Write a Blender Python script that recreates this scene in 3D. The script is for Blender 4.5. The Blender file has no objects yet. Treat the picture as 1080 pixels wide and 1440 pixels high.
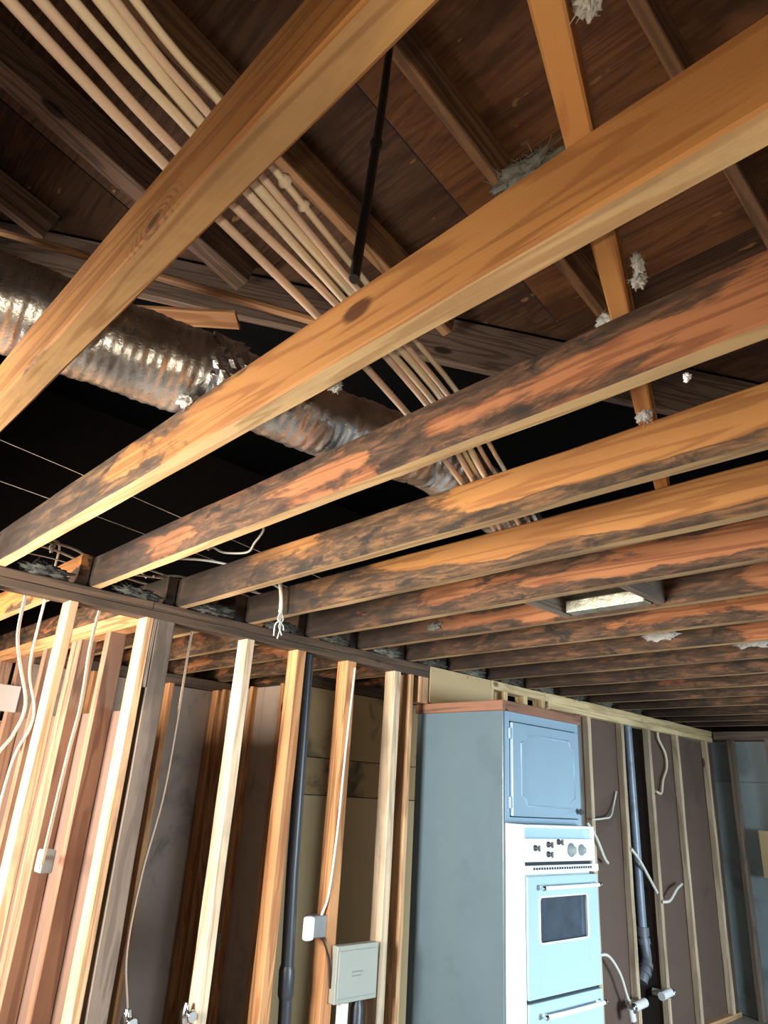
import bpy, bmesh, math, random
from mathutils import Vector, Matrix, noise as mnoise
S = bpy.context.scene
COL = S.collection
EYE = 1.67                      # height of the phone above the floor; z below is measured from the eye

# ------------------------------------------------------------------ camera
cam_d = bpy.data.cameras.new('camera')
cam_d.sensor_fit = 'VERTICAL'; cam_d.sensor_height = 36.0
cam_d.lens = 987.81 / 1440 * 36.0
cam_d.clip_start = 0.02
cam = bpy.data.objects.new('camera', cam_d); COL.objects.link(cam)
yaw, pitch, roll = math.radians(42.266), math.radians(21.708), math.radians(3.681)
fw = Vector((math.sin(yaw)*math.cos(pitch), math.cos(yaw)*math.cos(pitch), math.sin(pitch)))
rt = Vector((math.cos(yaw), -math.sin(yaw), 0)); up = rt.cross(fw)
r2 = math.cos(roll)*rt + math.sin(roll)*up
u2 = -math.sin(roll)*rt + math.cos(roll)*up
mw = Matrix((r2, u2, -fw)).transposed().to_4x4(); mw.translation = (0, 0, EYE)
cam.matrix_world = mw
S.camera = cam

# ------------------------------------------------------------------ world, exposure, window light
S.view_settings.view_transform = 'Standard'; S.view_settings.look = 'None'
S.view_settings.gamma = 1.0; S.view_settings.use_curve_mapping = False
S.view_settings.exposure = 0.0
W = bpy.data.worlds.new('sky'); S.world = W; W.use_nodes = True
bg = W.node_tree.nodes['Background']
bg.inputs[0].default_value = (0.62, 0.78, 1.0, 1); bg.inputs[1].default_value = 0.5

def area(name, loc, target, sx, sy, power, color, spread=180):
    d = bpy.data.lights.new(name, 'AREA'); d.shape = 'RECTANGLE'; d.size = sx; d.size_y = sy
    d.energy = power; d.color = color; d.spread = math.radians(spread)
    o = bpy.data.objects.new(name, d); COL.objects.link(o)
    o.location = (loc[0], loc[1], loc[2]+EYE)
    v = Vector(target) - Vector(loc)
    o.rotation_euler = v.to_track_quat('-Z', 'Y').to_euler()
    return o
# daylight coming through the openings of the side wall and of the wall behind the camera
area('window_daylight_side', (-.88, 2.40, -0.05), (3, 2.7, 0.1), 1.1, 0.95, 150, (1.0, 0.97, 0.92), 125)
area('window_daylight_next_room', (-.88, 4.2, -0.10), (3, 3.7, 0.0), 1.0, 0.95, 150, (1.0, 0.9, 0.75), 125)
area('window_daylight_behind', (3.9, -3.12, -0.4), (4.2, 2, -2.0), 2.0, 1.2, 165, (0.72, 0.88, 1.0), 88)   # spread and tilt narrowed to keep this light off the roof
area('window_daylight_far', (7.72, 1.5, -0.35), (5.5, 2.6, -0.3), 1.0, 1.1, 30, (0.66, 0.88, 1.0))
# the phone's own light beside the lens
pl = bpy.data.lights.new('phone_light', 'POINT'); pl.energy = 30; pl.color = (1.0, 0.86, 0.66)
pl.shadow_soft_size = 0.008
plo = bpy.data.objects.new('phone_light', pl); COL.objects.link(plo)
plo.location = Vector((0, 0, EYE)) - 0.020*r2 + 0.035*u2 - 0.01*fw

# ------------------------------------------------------------------ node helper
class NT:
    def __init__(s, name):
        s.m = bpy.data.materials.new(name); s.m.use_nodes = True
        s.t = s.m.node_tree; s.b = s.t.nodes['Principled BSDF']
    def n(s, ty, **k):
        nd = s.t.nodes.new(ty)
        for a, v in k.items(): setattr(nd, a, v)
        return nd
    def put(s, sock, v):
        if isinstance(v, bpy.types.NodeSocket): s.t.links.new(v, sock)
        elif v is not None:
            if isinstance(v, tuple) and len(v) == 3 and sock.type == 'RGBA': v = (*v, 1)
            sock.default_value = v
    def math(s, op, a, b=None, c=None, clamp=False):
        nd = s.n('ShaderNodeMath', operation=op, use_clamp=clamp)
        for i, v in enumerate((a, b, c)):
            if v is not None: s.put(nd.inputs[i], v)
        return nd.outputs[0]
    def mix(s, f, a, b, mode='MIX'):
        nd = s.n('ShaderNodeMix', data_type='RGBA', blend_type=mode)
        s.put(nd.inputs[0], f); s.put(nd.inputs[6], a); s.put(nd.inputs[7], b)
        return nd.outputs[2]
    def vmul(s, v, sc, off=None):
        nd = s.n('ShaderNodeVectorMath', operation='MULTIPLY_ADD')
        s.put(nd.inputs[0], v); s.put(nd.inputs[1], sc); s.put(nd.inputs[2], off if off is not None else (0, 0, 0))
        return nd.outputs[0]
    def noise(s, v, scale=5, detail=4, rough=0.55, dist=0.0):
        nd = s.n('ShaderNodeTexNoise')
        s.put(nd.inputs['Vector'], v); s.put(nd.inputs['Scale'], scale); s.put(nd.inputs['Detail'], detail)
        s.put(nd.inputs['Roughness'], rough); s.put(nd.inputs['Distortion'], dist)
        return nd.outputs[0]
    def step(s, v, a, b):
        nd = s.n('ShaderNodeMapRange', interpolation_type='SMOOTHSTEP')
        s.put(nd.inputs[0], v); s.put(nd.inputs[1], a); s.put(nd.inputs[2], b)
        return nd.outputs[0]
    def attr(s, name):
        nd = s.n('ShaderNodeAttribute', attribute_type='OBJECT', attribute_name=name)
        return nd.outputs['Fac']
    def obj(s):
        tc = s.n('ShaderNodeTexCoord'); oi = s.n('ShaderNodeObjectInfo')
        r = s.math('MULTIPLY', oi.outputs['Random'], 53.0)
        cx = s.n('ShaderNodeCombineXYZ')
        s.put(cx.inputs[0], r); s.put(cx.inputs[1], r); s.put(cx.inputs[2], r)
        ad = s.n('ShaderNodeVectorMath', operation='ADD')
        s.put(ad.inputs[0], tc.outputs['Object']); s.put(ad.inputs[1], cx.outputs[0])
        s.rand = oi.outputs['Random']; s.oc = tc.outputs['Object']
        return ad.outputs[0]
    def bump(s, h, st=0.3, d=0.01):
        nd = s.n('ShaderNodeBump'); s.put(nd.inputs['Height'], h)
        nd.inputs['Strength'].default_value = st; nd.inputs['Distance'].default_value = d
        s.t.links.new(nd.outputs[0], s.b.inputs['Normal'])
    def out(s, col, rough=0.7, metal=0.0, spec=None):
        s.put(s.b.inputs['Base Color'], col); s.put(s.b.inputs['Roughness'], rough); s.put(s.b.inputs['Metallic'], metal)
        if spec is not None: s.b.inputs['Specular IOR Level'].default_value = spec
        return s.m

def wood(name, light, dark, stain=0.0, ring=11.0, rough=0.75, knots=True, mold=False, var=0.25, edge=False):
    """sawn lumber, grain along local Y; with mold=True the object's m0/m1/edge numbers set how far the stain reaches"""
    k = NT(name); v = k.obj()
    vs = k.vmul(v, (1.0, 0.055, 1.0))
    big = k.noise(vs, 9, 3, .5, .4)
    rg = k.math('SINE', k.math('MULTIPLY', big, ring*6.0))
    rg = k.step(rg, -0.2, 1.0)
    fine = k.noise(k.vmul(v, (1, .02, 1)), 160, 3, .6)
    g = k.math('MULTIPLY_ADD', rg, 0.55, k.math('MULTIPLY', fine, 0.5))
    col = k.mix(k.step(g, .15, 1.0), light, dark)
    broad = k.noise(k.vmul(v, (1, .25, 1)), 5, 2)
    col = k.mix(k.math('MULTIPLY', k.step(broad, .42, .7), .55), col, dark)
    if knots:
        vo = k.n('ShaderNodeTexVoronoi'); k.put(vo.inputs['Vector'], k.vmul(v, (3.0, 1.5, 3.0)))
        vo.inputs['Scale'].default_value = 1.0
        kn = k.math('ADD', vo.outputs['Distance'], k.math('MULTIPLY_ADD', fine, .04, -.02))
        col = k.mix(k.math('SUBTRACT', 1, k.step(kn, .05, .085)), col, (dark[0]*.35, dark[1]*.3, dark[2]*.3))
    h = k.math('MULTIPLY_ADD', fine, .6, k.math('MULTIPLY', rg, .25))
    if mold:
        sp = k.n('ShaderNodeSeparateXYZ'); k.put(sp.inputs[0], k.oc)
        dist = k.math('DIVIDE', sp.outputs[1], 2.7, clamp=True)
        m0, m1 = k.attr('m0'), k.attr('m1')
        sd = k.math('MULTIPLY_ADD', k.noise(k.vmul(v, (2, 1.6, 3)), 2.0, 5, .6), 1.6, k.math('SUBTRACT', sp.outputs[1], .8))
        soot = k.math('MULTIPLY', k.math('SUBTRACT', 1, k.step(sd, .15, k.attr('reach'))), .9)
        bias = k.math('MULTIPLY_ADD', k.math('SUBTRACT', m1, m0), dist, m0)
        low = k.math('MULTIPLY', k.math('SUBTRACT', 1, k.step(sp.outputs[2], .012, .055)), k.attr('edge'))
        upz = k.math('MULTIPLY', k.step(sp.outputs[2], .07, .14), k.attr('topm'))
        bias = k.math('ADD', bias, k.math('ADD', low, upz))
        kd = k.math('SQRT', k.math('ADD', k.math('POWER', k.math('MULTIPLY', k.math('SUBTRACT', sp.outputs[1], k.attr('ky')), .55), 2.0), k.math('POWER', k.math('SUBTRACT', sp.outputs[2], .022), 2.0)))
        kd = k.math('MULTIPLY_ADD', fine, .012, kd)
        kr = k.math('MULTIPLY', k.math('SUBTRACT', 1, k.step(kd, .03, .075)), k.step(k.math('SINE', k.math('MULTIPLY', kd, 700)), -.2, .8))
        kr = k.math('MAXIMUM', k.math('MULTIPLY', kr, .6), k.math('SUBTRACT', 1, k.step(kd, .014, .022)))
        col = k.mix(k.math('MULTIPLY', kr, .85), col, (.06, .028, .012))
        n1 = k.noise(k.vmul(v, (3, 1.35, 4.4)), 1.1, 7, .56, .5)
        n2 = k.noise(k.vmul(v, (3, 2.2, 14.0)), 2.6, 6, .68, .4)
        n3 = k.noise(k.vmul(v, (3, 3.0, 7.0)), 1.6, 6, .66, .8)
        f = k.math('ADD', bias, n1)
        film = k.step(f, .50, .545)
        rim = k.math('MULTIPLY', k.step(f, .47, .51), k.math('SUBTRACT', 1, k.step(f, .52, .56)))
        gray = k.mix(k.step(n2, .3, .7), (.014, .010, .007), (.085, .055, .032))
        warm = k.mix(k.math('MULTIPLY', k.step(n2, .45, .75), .65), gray, col)
        col2 = k.mix(k.math('MULTIPLY', film, .92), col, warm)
        col2 = k.mix(k.math('MULTIPLY', rim, k.math('MULTIPLY', .8, k.step(n2, .40, .6))), col2, (.024, .017, .012))
        spots = k.math('MULTIPLY', k.step(k.math('MULTIPLY_ADD', bias, .25, n3), .55, .68), k.step(f, .44, .58))
        col2 = k.mix(k.math('MULTIPLY', spots, .9), col2, (.017, .014, .011))
        col = k.mix(soot, col2, k.mix(n2, (.007, .005, .004), (.036, .022, .014)))
    elif stain > 0:
        n1 = k.noise(k.vmul(v, (3, 1.2, 3)), 1.6, 6, .6, .4)
        col = k.mix(k.math('MULTIPLY', k.step(n1, .48, .66), stain), col, (.05, .042, .036))
    vv = k.math('MULTIPLY_ADD', k.rand, var, 1 - var/2)
    hs = k.n('ShaderNodeHueSaturation'); k.put(hs.inputs['Color'], col); k.put(hs.inputs['Value'], vv)
    k.bump(h, .35, .003)
    return k.out(hs.outputs[0], rough, 0, .3)

def plain(name, col, rough=0.5, metal=0.0, var=0.12, scale=30, bump=0.0, spec=None, dirt=None, dscale=4, damt=.6):
    k = NT(name); v = k.obj()
    n1 = k.noise(v, scale, 4)
    c = k.mix(n1, tuple(x*(1-var) for x in col), tuple(min(1, x*(1+var)) for x in col))
    if dirt:
        c = k.mix(k.math('MULTIPLY', k.step(k.noise(v, dscale, 6, .62, .5), .5, .68), damt), c, dirt)
    if bump: k.bump(n1, bump, .004)
    return k.out(c, rough, metal, spec)

M = {}
M['joist'] = wood('joist_wood', (.37, .165, .047), (.24, .094, .025), mold=True, ring=9)
M['joist_red'] = wood('joist_red_wood', (.34, .135, .052), (.19, .065, .024), mold=True, ring=9)
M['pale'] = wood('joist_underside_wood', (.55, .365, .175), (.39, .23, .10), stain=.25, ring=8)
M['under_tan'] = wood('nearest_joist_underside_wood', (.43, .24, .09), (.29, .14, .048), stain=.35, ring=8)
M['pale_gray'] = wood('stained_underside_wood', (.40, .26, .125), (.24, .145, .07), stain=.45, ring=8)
M['rafter'] = wood('rafter_wood', (.33, .165, .07), (.15, .072, .033), ring=10, stain=.35)
M['rafter_gray'] = wood('weathered_dim_rafter_wood', (.16, .09, .055), (.06, .036, .024), ring=12, stain=.3)  # weathered, and darker still: the dim left roof is put into the colour
M['valley'] = wood('gray_valley_board_wood', (.20, .13, .09), (.09, .058, .04), ring=14)
M['brace'] = wood('brace_wood', (.52, .25, .08), (.34, .13, .04), ring=8)
M['stud'] = wood('stud_wood', (.56, .35, .19), (.36, .19, .09), ring=9, stain=.3)
M['stud_orange'] = wood('orange_stud_wood', (.55, .28, .12), (.32, .13, .05), ring=9, stain=.15)
M['stud_pink'] = wood('reddish_stud_wood', (.34, .19, .12), (.20, .10, .062), ring=6, stain=.2)
M['stud_gray'] = wood('gray_stud_wood', (.22, .165, .125), (.13, .095, .07), ring=9, stain=.5)
M['plate'] = wood('plate_wood', (.115, .07, .043), (.05, .034, .023), ring=8, stain=.6)
M['plate_pale'] = wood('pale_plate_wood', (.74, .58, .33), (.52, .37, .18), ring=7, stain=.2)
M['crown'] = wood('cabinet_top_wood', (.27, .13, .08), (.15, .07, .045), ring=7, stain=.3)
M['stud_pale'] = wood('pale_stud_wood', (.66, .52, .36), (.46, .33, .21), ring=8, stain=.25)

def plywood(name, a, b, amt):
    k = NT(name); v = k.obj()
    s1 = k.noise(k.vmul(v, (1, .10, 1)), 7, 5, .6, 1.0)
    s2 = k.noise(k.vmul(v, (1, .03, 1)), 70, 3, .6)
    rg = k.step(k.math('SINE', k.math('MULTIPLY', s1, 40)), -.3, 1)
    c = k.mix(k.step(k.math('MULTIPLY_ADD', rg, .25, s2), .3, .9), a, b)
    st = k.noise(k.vmul(v, (1.0, .4, 1.0)), 2.4, 6, .6, .6)
    c = k.mix(k.math('MULTIPLY', k.step(st, .46, .66), amt), c, (.035, .014, .006))
    fl = k.noise(k.vmul(v, (9, 3, 9)), 2.5, 2)
    c = k.mix(k.math('MULTIPLY', k.step(fl, .70, .73), .7), c, (.30, .15, .06))
    k.bump(s2, .3, .003)
    return k.out(c, .7, 0, .25)
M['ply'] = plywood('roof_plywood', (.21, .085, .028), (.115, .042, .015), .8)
M['ply_dim'] = plywood('dim_roof_plywood', (.10, .045, .021), (.045, .019, .009), .7)  # darker copy of the plywood; the roof's dim side is put into its colour
M['unlit_roof'] = plain('unlit_roof_black', (.005, .005, .005), .9, 0, .3, 12, 0, .02)  # roof past the valley: its lack of light is put into the colour
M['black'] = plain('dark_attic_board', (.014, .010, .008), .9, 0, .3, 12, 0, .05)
M['cable'] = plain('cream_cable_sheath', (.76, .63, .44), .45, 0, .1, 8, 0, .4)
M['cable_pink'] = plain('pinkish_cable_sheath', (.70, .52, .38), .45, 0, .1, 8, 0, .4)
M['cable_white'] = plain('white_cable_sheath', (.74, .70, .62), .45, 0, .1, 8, 0, .4)
M['cable_old'] = plain('dusty_cable_sheath', (.34, .27, .20), .8, 0, .3, 30)
M['black_cable'] = plain('black_cable', (.012, .011, .010), .35, 0, .2, 20, 0, .5)
M['abs'] = plain('black_drain_pipe', (.030, .035, .042), .38, 0, .2, 10, 0, .5)
M['gray_pipe'] = plain('gray_pipe', (.22, .26, .32), .4, .2, .2, 12, 0, .5, (.10, .10, .10), 6, .5)
M['cast'] = plain('pipe_fitting', (.16, .17, .19), .5, .3, .3, 20)
M['white_pipe'] = plain('white_pipe', (.80, .80, .78), .4, 0, .06, 15)
M['chrome'] = plain('chrome', (.78, .79, .80), .16, 1.0, .05, 30)
M['enamel'] = plain('white_enamel', (.83, .87, .86), .22, 0, .02, 5, 0, .5)
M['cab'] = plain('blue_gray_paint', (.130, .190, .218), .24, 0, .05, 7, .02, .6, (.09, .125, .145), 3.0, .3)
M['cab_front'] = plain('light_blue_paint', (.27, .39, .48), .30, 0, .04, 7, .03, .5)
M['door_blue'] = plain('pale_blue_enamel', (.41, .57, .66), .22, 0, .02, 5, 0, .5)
M['glass'] = plain('oven_window_glass', (.055, .075, .10), .10, 0, .5, 9, 0, .6)
M['knob'] = plain('dark_knob', (.05, .055, .06), .35, 0, .2, 40)
M['dark'] = plain('dark_gap', (.02, .025, .03), .6)
M['tan'] = plain('tan_gypsum_board', (.50, .37, .20), .85, 0, .08, 3, .05)
M['tan_mold'] = plain('moldy_tan_board', (.40, .27, .13), .85, 0, .1, 3, .05, None, (.06, .05, .03), 3.0, .85)
M['brown_board'] = plain('brown_sheathing_board', (.125, .08, .058), .85, 0, .12, 3, .05, None, (.075, .05, .038), 1.6, .6)
M['pink'] = plain('pinkish_plaster_back', (.155, .092, .068), .9, 0, .15, 3, .05, None, (.12, .075, .06), 1.5, .6)
M['brown_wall'] = plain('stained_gray_brown_board', (.34, .255, .195), .9, 0, .15, 3, .05, None, (.12, .10, .085), 2.2, .7)
M['white_board'] = plain('dirty_white_board', (.55, .48, .44), .8, 0, .08, 5)
M['teal'] = plain('blue_green_wall_board', (.27, .33, .34), .8, 0, .12, 4, .04, None, (.15, .17, .17), 2.0, .6)
M['box_gray'] = plain('gray_panel_paint', (.31, .32, .28), .45, .0, .05, 10)
M['box_plastic'] = plain('gray_box_plastic', (.30, .34, .34), .5, 0, .1, 10)
M['plastic_white'] = plain('white_plastic', (.88, .88, .88), .35, 0, .03, 10)
M['metal_box'] = plain('dull_metal', (.25, .25, .24), .45, .6, .2, 20)
M['insul'] = plain('gray_fiber', (.42, .40, .36), .95, 0, .35, 60)
M['insul_dark'] = plain('dark_fiber', (.055, .050, .040), .95, 0, .6, 50)
M['insul_gray'] = plain('gray_green_fiber', (.105, .10, .08), .95, 0, .6, 60)
M['floor'] = plain('concrete', (.34, .31, .28), .8, 0, .2, 3, .1)
M['shell'] = plain('bare_wall_board', (.40, .34, .28), .9, 0, .12, 3)
def foil(name, base, rough, bst=.5):
    k = NT(name); v = k.obj()
    a = k.noise(v, 24, 6, .65, 1.2); b = k.noise(v, 110, 3, .6)
    k.bump(k.math('MULTIPLY_ADD', b, .3, a), bst, .008)
    c = k.mix(k.step(k.noise(v, 7, 4), .45, .7), base, tuple(x*.6 for x in base))
    return k.out(c, k.math('MULTIPLY_ADD', a, .25, rough), .95)
M['foil'] = foil('duct_foil', (.78, .77, .74), .17, .28)
M['tape'] = foil('foil_tape', (.80, .80, .80), .10)
M['insul_paper'] = foil('foil_faced_paper', (.50, .47, .36), .35)

# ------------------------------------------------------------------ object helpers
def props(o, label=None, cat=None, group=None, kind=None):
    if label: o['label'] = label
    if cat: o['category'] = cat
    if group: o['group'] = group
    if kind: o['kind'] = kind
    return o
def adopt(o, parent):
    if parent is not None:
        o.parent = parent; o.matrix_parent_inverse = parent.matrix_basis.inverted()
    return o
def empty(name, loc, label=None, cat=None, group=None, kind=None):
    o = bpy.data.objects.new(name, None); COL.objects.link(o)
    o.empty_display_size = .05
    o.location = (loc[0], loc[1], loc[2]+EYE)
    o.matrix_basis = Matrix.Translation(o.location)
    return props(o, label, cat, group, kind)

class MB:
    """collects shapes (eye-relative world coordinates) into one mesh"""
    def __init__(s): s.v = []; s.f = []; s.mi = []; s.sm = []
    def add(s, vs, fs, mi=0, smooth=False):
        b = len(s.v); s.v += [tuple(p) for p in vs]
        for f in fs: s.f.append([b+i for i in f]); s.mi.append(mi); s.sm.append(smooth)
        return s
    def box(s, x0, x1, y0, y1, z0, z1, c=0.0, mi=0):
        if c <= 0:
            vs = [(x, y, z) for z in (z0, z1) for y in (y0, y1) for x in (x0, x1)]
            return s.add(vs, [(0, 2, 3, 1), (4, 5, 7, 6), (0, 1, 5, 4), (1, 3, 7, 5), (3, 2, 6, 7), (2, 0, 4, 6)], mi)
        bm = bmesh.new(); bmesh.ops.create_cube(bm, size=1)
        for p in bm.verts: p.co = ((x0+x1)/2+p.co.x*(x1-x0), (y0+y1)/2+p.co.y*(y1-y0), (z0+z1)/2+p.co.z*(z1-z0))
        bmesh.ops.bevel(bm, geom=bm.edges[:], offset=c, segments=2, affect='EDGES', profile=.5)
        bm.verts.index_update()
        s.add([p.co[:] for p in bm.verts], [[q.index for q in f.verts] for f in bm.faces], mi); bm.free(); return s
    def tube(s, pts, r, n=8, mi=0, caps=True, flat=1.0):
        pts = [Vector(p) for p in pts]; rr = r if isinstance(r, (list, tuple)) else [r]*len(pts)
        vs = []; fs = []; ref = None
        for i, p in enumerate(pts):
            t = (pts[min(i+1, len(pts)-1)] - pts[max(i-1, 0)]).normalized()
            if ref is None: ref = t.orthogonal().normalized()
            ref = (ref - t*ref.dot(t)).normalized(); bi = t.cross(ref)
            for j in range(n):
                a = 2*math.pi*j/n
                vs.append(p + rr[i]*(math.cos(a)*ref + flat*math.sin(a)*bi))
        for i in range(len(pts)-1):
            for j in range(n):
                fs.append((i*n+j, i*n+(j+1) % n, (i+1)*n+(j+1) % n, (i+1)*n+j))
        s.add(vs, fs, mi, True)
        if caps:
            b = len(vs)-n
            s.add([vs[j] for j in range(n)], [list(range(n))[::-1]], mi); s.add(vs[b:], [list(range(n))], mi)
        return s
    def build(s, name, mats, parent=None, origin=None):
        me = bpy.data.meshes.new(name)
        if origin is None:
            xs = [p[0] for p in s.v]; ys = [p[1] for p in s.v]; zs = [p[2] for p in s.v]
            origin = ((min(xs)+max(xs))/2, (min(ys)+max(ys))/2, min(zs))
        me.from_pydata([(p[0]-origin[0], p[1]-origin[1], p[2]-origin[2]) for p in s.v], [], s.f)
        for m in (mats if isinstance(mats, (list, tuple)) else [mats]): me.materials.append(m)
        for p, mi, sm in zip(me.polygons, s.mi, s.sm): p.material_index = mi; p.use_smooth = sm
        me.update()
        o = bpy.data.objects.new(name, me); COL.objects.link(o)
        o.matrix_basis = Matrix.Translation((origin[0], origin[1], origin[2]+EYE))
        return adopt(o, parent)

def smooth(pts, n=6):
    """Catmull-Rom through the points"""
    P = [Vector(p) for p in pts]; P = [2*P[0]-P[1]] + P + [2*P[-1]-P[-2]]; out = []
    for i in range(1, len(P)-2):
        for k in range(n):
            t = k/n; a, b, c, d = P[i-1], P[i], P[i+1], P[i+2]
            out.append(.5*((2*b)+(c-a)*t+(2*a-5*b+4*c-d)*t*t+(3*b-a-3*c+d)*t**3))
    return out + [P[-2]]

def beam(name, p0, p1, w, d, mats, parent=None, upv=(0, 0, 1), seed=0, step=.06, wob=.0015, c=.004, under=None):
    """sawn board from p0 to p1 (centre line of its lower face), w wide, d deep along upv; local Y is the grain.
    under = material index for the lower face"""
    rnd = random.Random(seed*7919+13)
    p0 = Vector(p0); p1 = Vector(p1); L = (p1-p0).length
    Y = (p1-p0).normalized(); Z = Vector(upv); Z = (Z-Y*Z.dot(Y)).normalized(); X = Y.cross(Z)
    n = max(2, int(L/step)); off = Vector((rnd.uniform(0, 50), rnd.uniform(0, 50), rnd.uniform(0, 50)))
    prof = [(-w/2+c, 0), (w/2-c, 0), (w/2, c), (w/2, d-c), (w/2-c, d), (-w/2+c, d), (-w/2, d-c), (-w/2, c)]
    vs = []; fs = []; mi = []
    for i in range(n+1):
        y = L*i/n
        for j, (a, b) in enumerate(prof):
            q = mnoise.noise_vector(Vector((a*20, y*3.0, b*20))+off)*wob
            vs.append((a+q.x, y, b+q.z))
    for i in range(n):
        for j in range(8):
            k = (j+1) % 8
            fs.append((i*8+j, (i+1)*8+j, (i+1)*8+k, i*8+k)); mi.append(under if (under is not None and j in (0,)) else 0)
    fs.append(tuple(range(8))); mi.append(0); fs.append(tuple(range(n*8+7, n*8-1, -1))); mi.append(0)
    me = bpy.data.meshes.new(name); me.from_pydata(vs, [], fs)
    for m in (mats if isinstance(mats, (list, tuple)) else [mats]): me.materials.append(m)
    for p, k in zip(me.polygons, mi): p.material_index = k
    me.update()
    o = bpy.data.objects.new(name, me); COL.objects.link(o)
    B = Matrix((X, Y, Z)).transposed().to_4x4(); B.translation = (p0.x, p0.y, p0.z+EYE)
    o.matrix_basis = B
    return adopt(o, parent)

# ------------------------------------------------------------------ setting: floor and shell
D = 3.14                                   # near face of the stud wall
fl = MB().box(-1.6, 7.9, -3.3, 6.9, -1.80, -1.67).build('floor', M['floor']); props(fl, kind='structure')
ws = MB()                                  # side wall with two window openings (out of frame)
for y0, y1, z0, z1 in ((-3.15, 1.8, -1.67, .775), (1.8, 2.9, -1.67, -.55), (1.8, 2.9, .45, .775), (2.9, 3.7, -1.67, .775),
                       (3.7, 4.7, -1.67, -.6), (3.7, 4.7, .40, .775), (4.7, 6.7, -1.67, .775)):
    ws.box(-.85, -.75, y0, y1, z0, z1)
props(ws.build('wall_side', M['shell']), kind='structure')
wb = MB()
for x0, x1, z0, z1 in ((-.75, 2.8, -1.67, .775), (2.8, 5.0, -1.67, -1.0), (2.8, 5.0, .25, .775), (5.0, 7.6, -1.67, .775)):
    wb.box(x0, x1, -3.15, -3.05, z0, z1)
props(wb.build('wall_rear', M['shell']), kind='structure')

# ------------------------------------------------------------------ setting: left stud wall
wl = empty('wall_left', (1.0, D, -1.67), kind='structure')
beam('top_plate', (-.75, D+.045, .735), (1.42, D+.045, .735), .09, .04, M['plate'], wl, seed=1)
beam('top_plate', (1.424, D+.045, .735), (3.335, D+.045, .735), .09, .04, M['plate'], wl, seed=2)
beam('lower_top_plate', (-.75, D+.045, .695), (3.335, D+.045, .695), .09, .04, M['plate'], wl, seed=3)
beam('bottom_plate', (-.75, D+.045, -1.67), (3.335, D+.045, -1.67), .09, .04, M['stud'], wl, seed=4)
def stud(x0, x1, mat, z0=-1.63, z1=.695, y0=D, dep=.09, parent=wl, seed=0, name='stud'):
    return beam(name, ((x0+x1)/2, y0, z0), ((x0+x1)/2, y0, z1), x1-x0, dep, mat, parent, upv=(0, 1, 0), seed=seed, step=.10, wob=.003)
for i, (a, b, m) in enumerate(((-.745, -.70, 'stud'), (-.43, -.39, 'stud'), (-.10, -.06, 'stud'), (.33, .37, 'stud'), (.70, .74, 'stud'), (1.04, 1.08, 'stud'),
                               (1.397, 1.437, 'stud'), (1.955, 2.005, 'stud_pale'), (2.283, 2.345, 'stud_orange'),
                               (2.645, 2.715, 'stud_orange'), (3.03, 3.085, 'stud_pale'), (3.165, 3.20, 'stud'))):
    stud(a, b, M[m], seed=20+i)
stud(1.458, 1.548, M['stud_gray'], seed=40)
stud(3.25, 3.335, M['stud'], z0=.535, seed=42, name='blocking')
stud(1.4375, 1.4575, M['stud_gray'], z0=.38, seed=41, name='blocking')

# ------------------------------------------------------------------ setting: partition running back from the left wall
wp = empty('wall_partition', (1.55, 4.4, -1.67), kind='structure')
beam('top_plate', (1.495, D+.095, .735), (1.495, 6.55, .735), .09, .04, M['stud_orange'], wp, seed=5)
beam('lower_top_plate', (1.495, D+.095, .695), (1.495, 6.55, .695), .09, .04, M['stud_orange'], wp, seed=6)
for i, y in enumerate((3.30, 3.69, 4.08, 4.155, 4.62, 5.1, 5.55, 6.0)):
    beam('stud', (1.45, y, -1.67), (1.45, y, .695), .065, .09, M['stud_pink'], wp, upv=(1, 0, 0), seed=50+i, step=.1, wob=.003)
for i, (y0, y1) in enumerate(((3.24, 4.44), (4.444, 5.64), (5.644, 6.55))):
    MB().box(1.542, 1.555, y0, y1, -1.66, .30).build('wall_board', M['pink'], wp)

# ------------------------------------------------------------------ setting: rear walls of the next room
wr = empty('wall_back', (2.2, 5.3, -1.67), kind='structure')
beam('top_plate', (1.61, 5.32, .69), (3.7, 5.32, .69), .09, .08, M['plate'], wr, seed=8)
for x0, x1 in ((1.61, 2.35), (2.354, 3.12)):
    MB().box(x0, x1, 5.30, 5.315, -1.66, .685).build('wall_board', M['brown_wall'], wr)
for i, x in enumerate((2.02, 2.62, 3.05)):
    beam('stud', (x, 5.20, -1.67), (x, 5.20, .69), .045, .09, M['stud_orange'], wr, upv=(0, 1, 0), seed=70+i, step=.12)
wc = empty('wall_closet', (3.6, 4.2, -1.67), kind='structure')
beam('top_plate', (3.02, 4.23, .69), (4.6, 4.23, .69), .09, .08, M['plate'], wc, seed=9)
for i, (z0, z1) in enumerate(((.205, .685), (-.045, .20), (-1.65, -.05))):
    MB().box(3.02, 4.6, 4.20, 4.215, z0, z1, .003).build('wall_board', M['tan_mold' if i < 2 else 'tan'], wc)
for i, y in enumerate((4.3, 4.7, 5.1)):
    MB().box(3.066, 3.08, 4.22+.37*i, 4.587+.37*i, -1.66, .685).build('wall_board', M['brown_wall'], wc)
    beam('stud', (3.02, y, -1.67), (3.02, y, .69), .045, .09, M['stud_orange'], wc, upv=(1, 0, 0), seed=80+i, step=.12)

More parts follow.
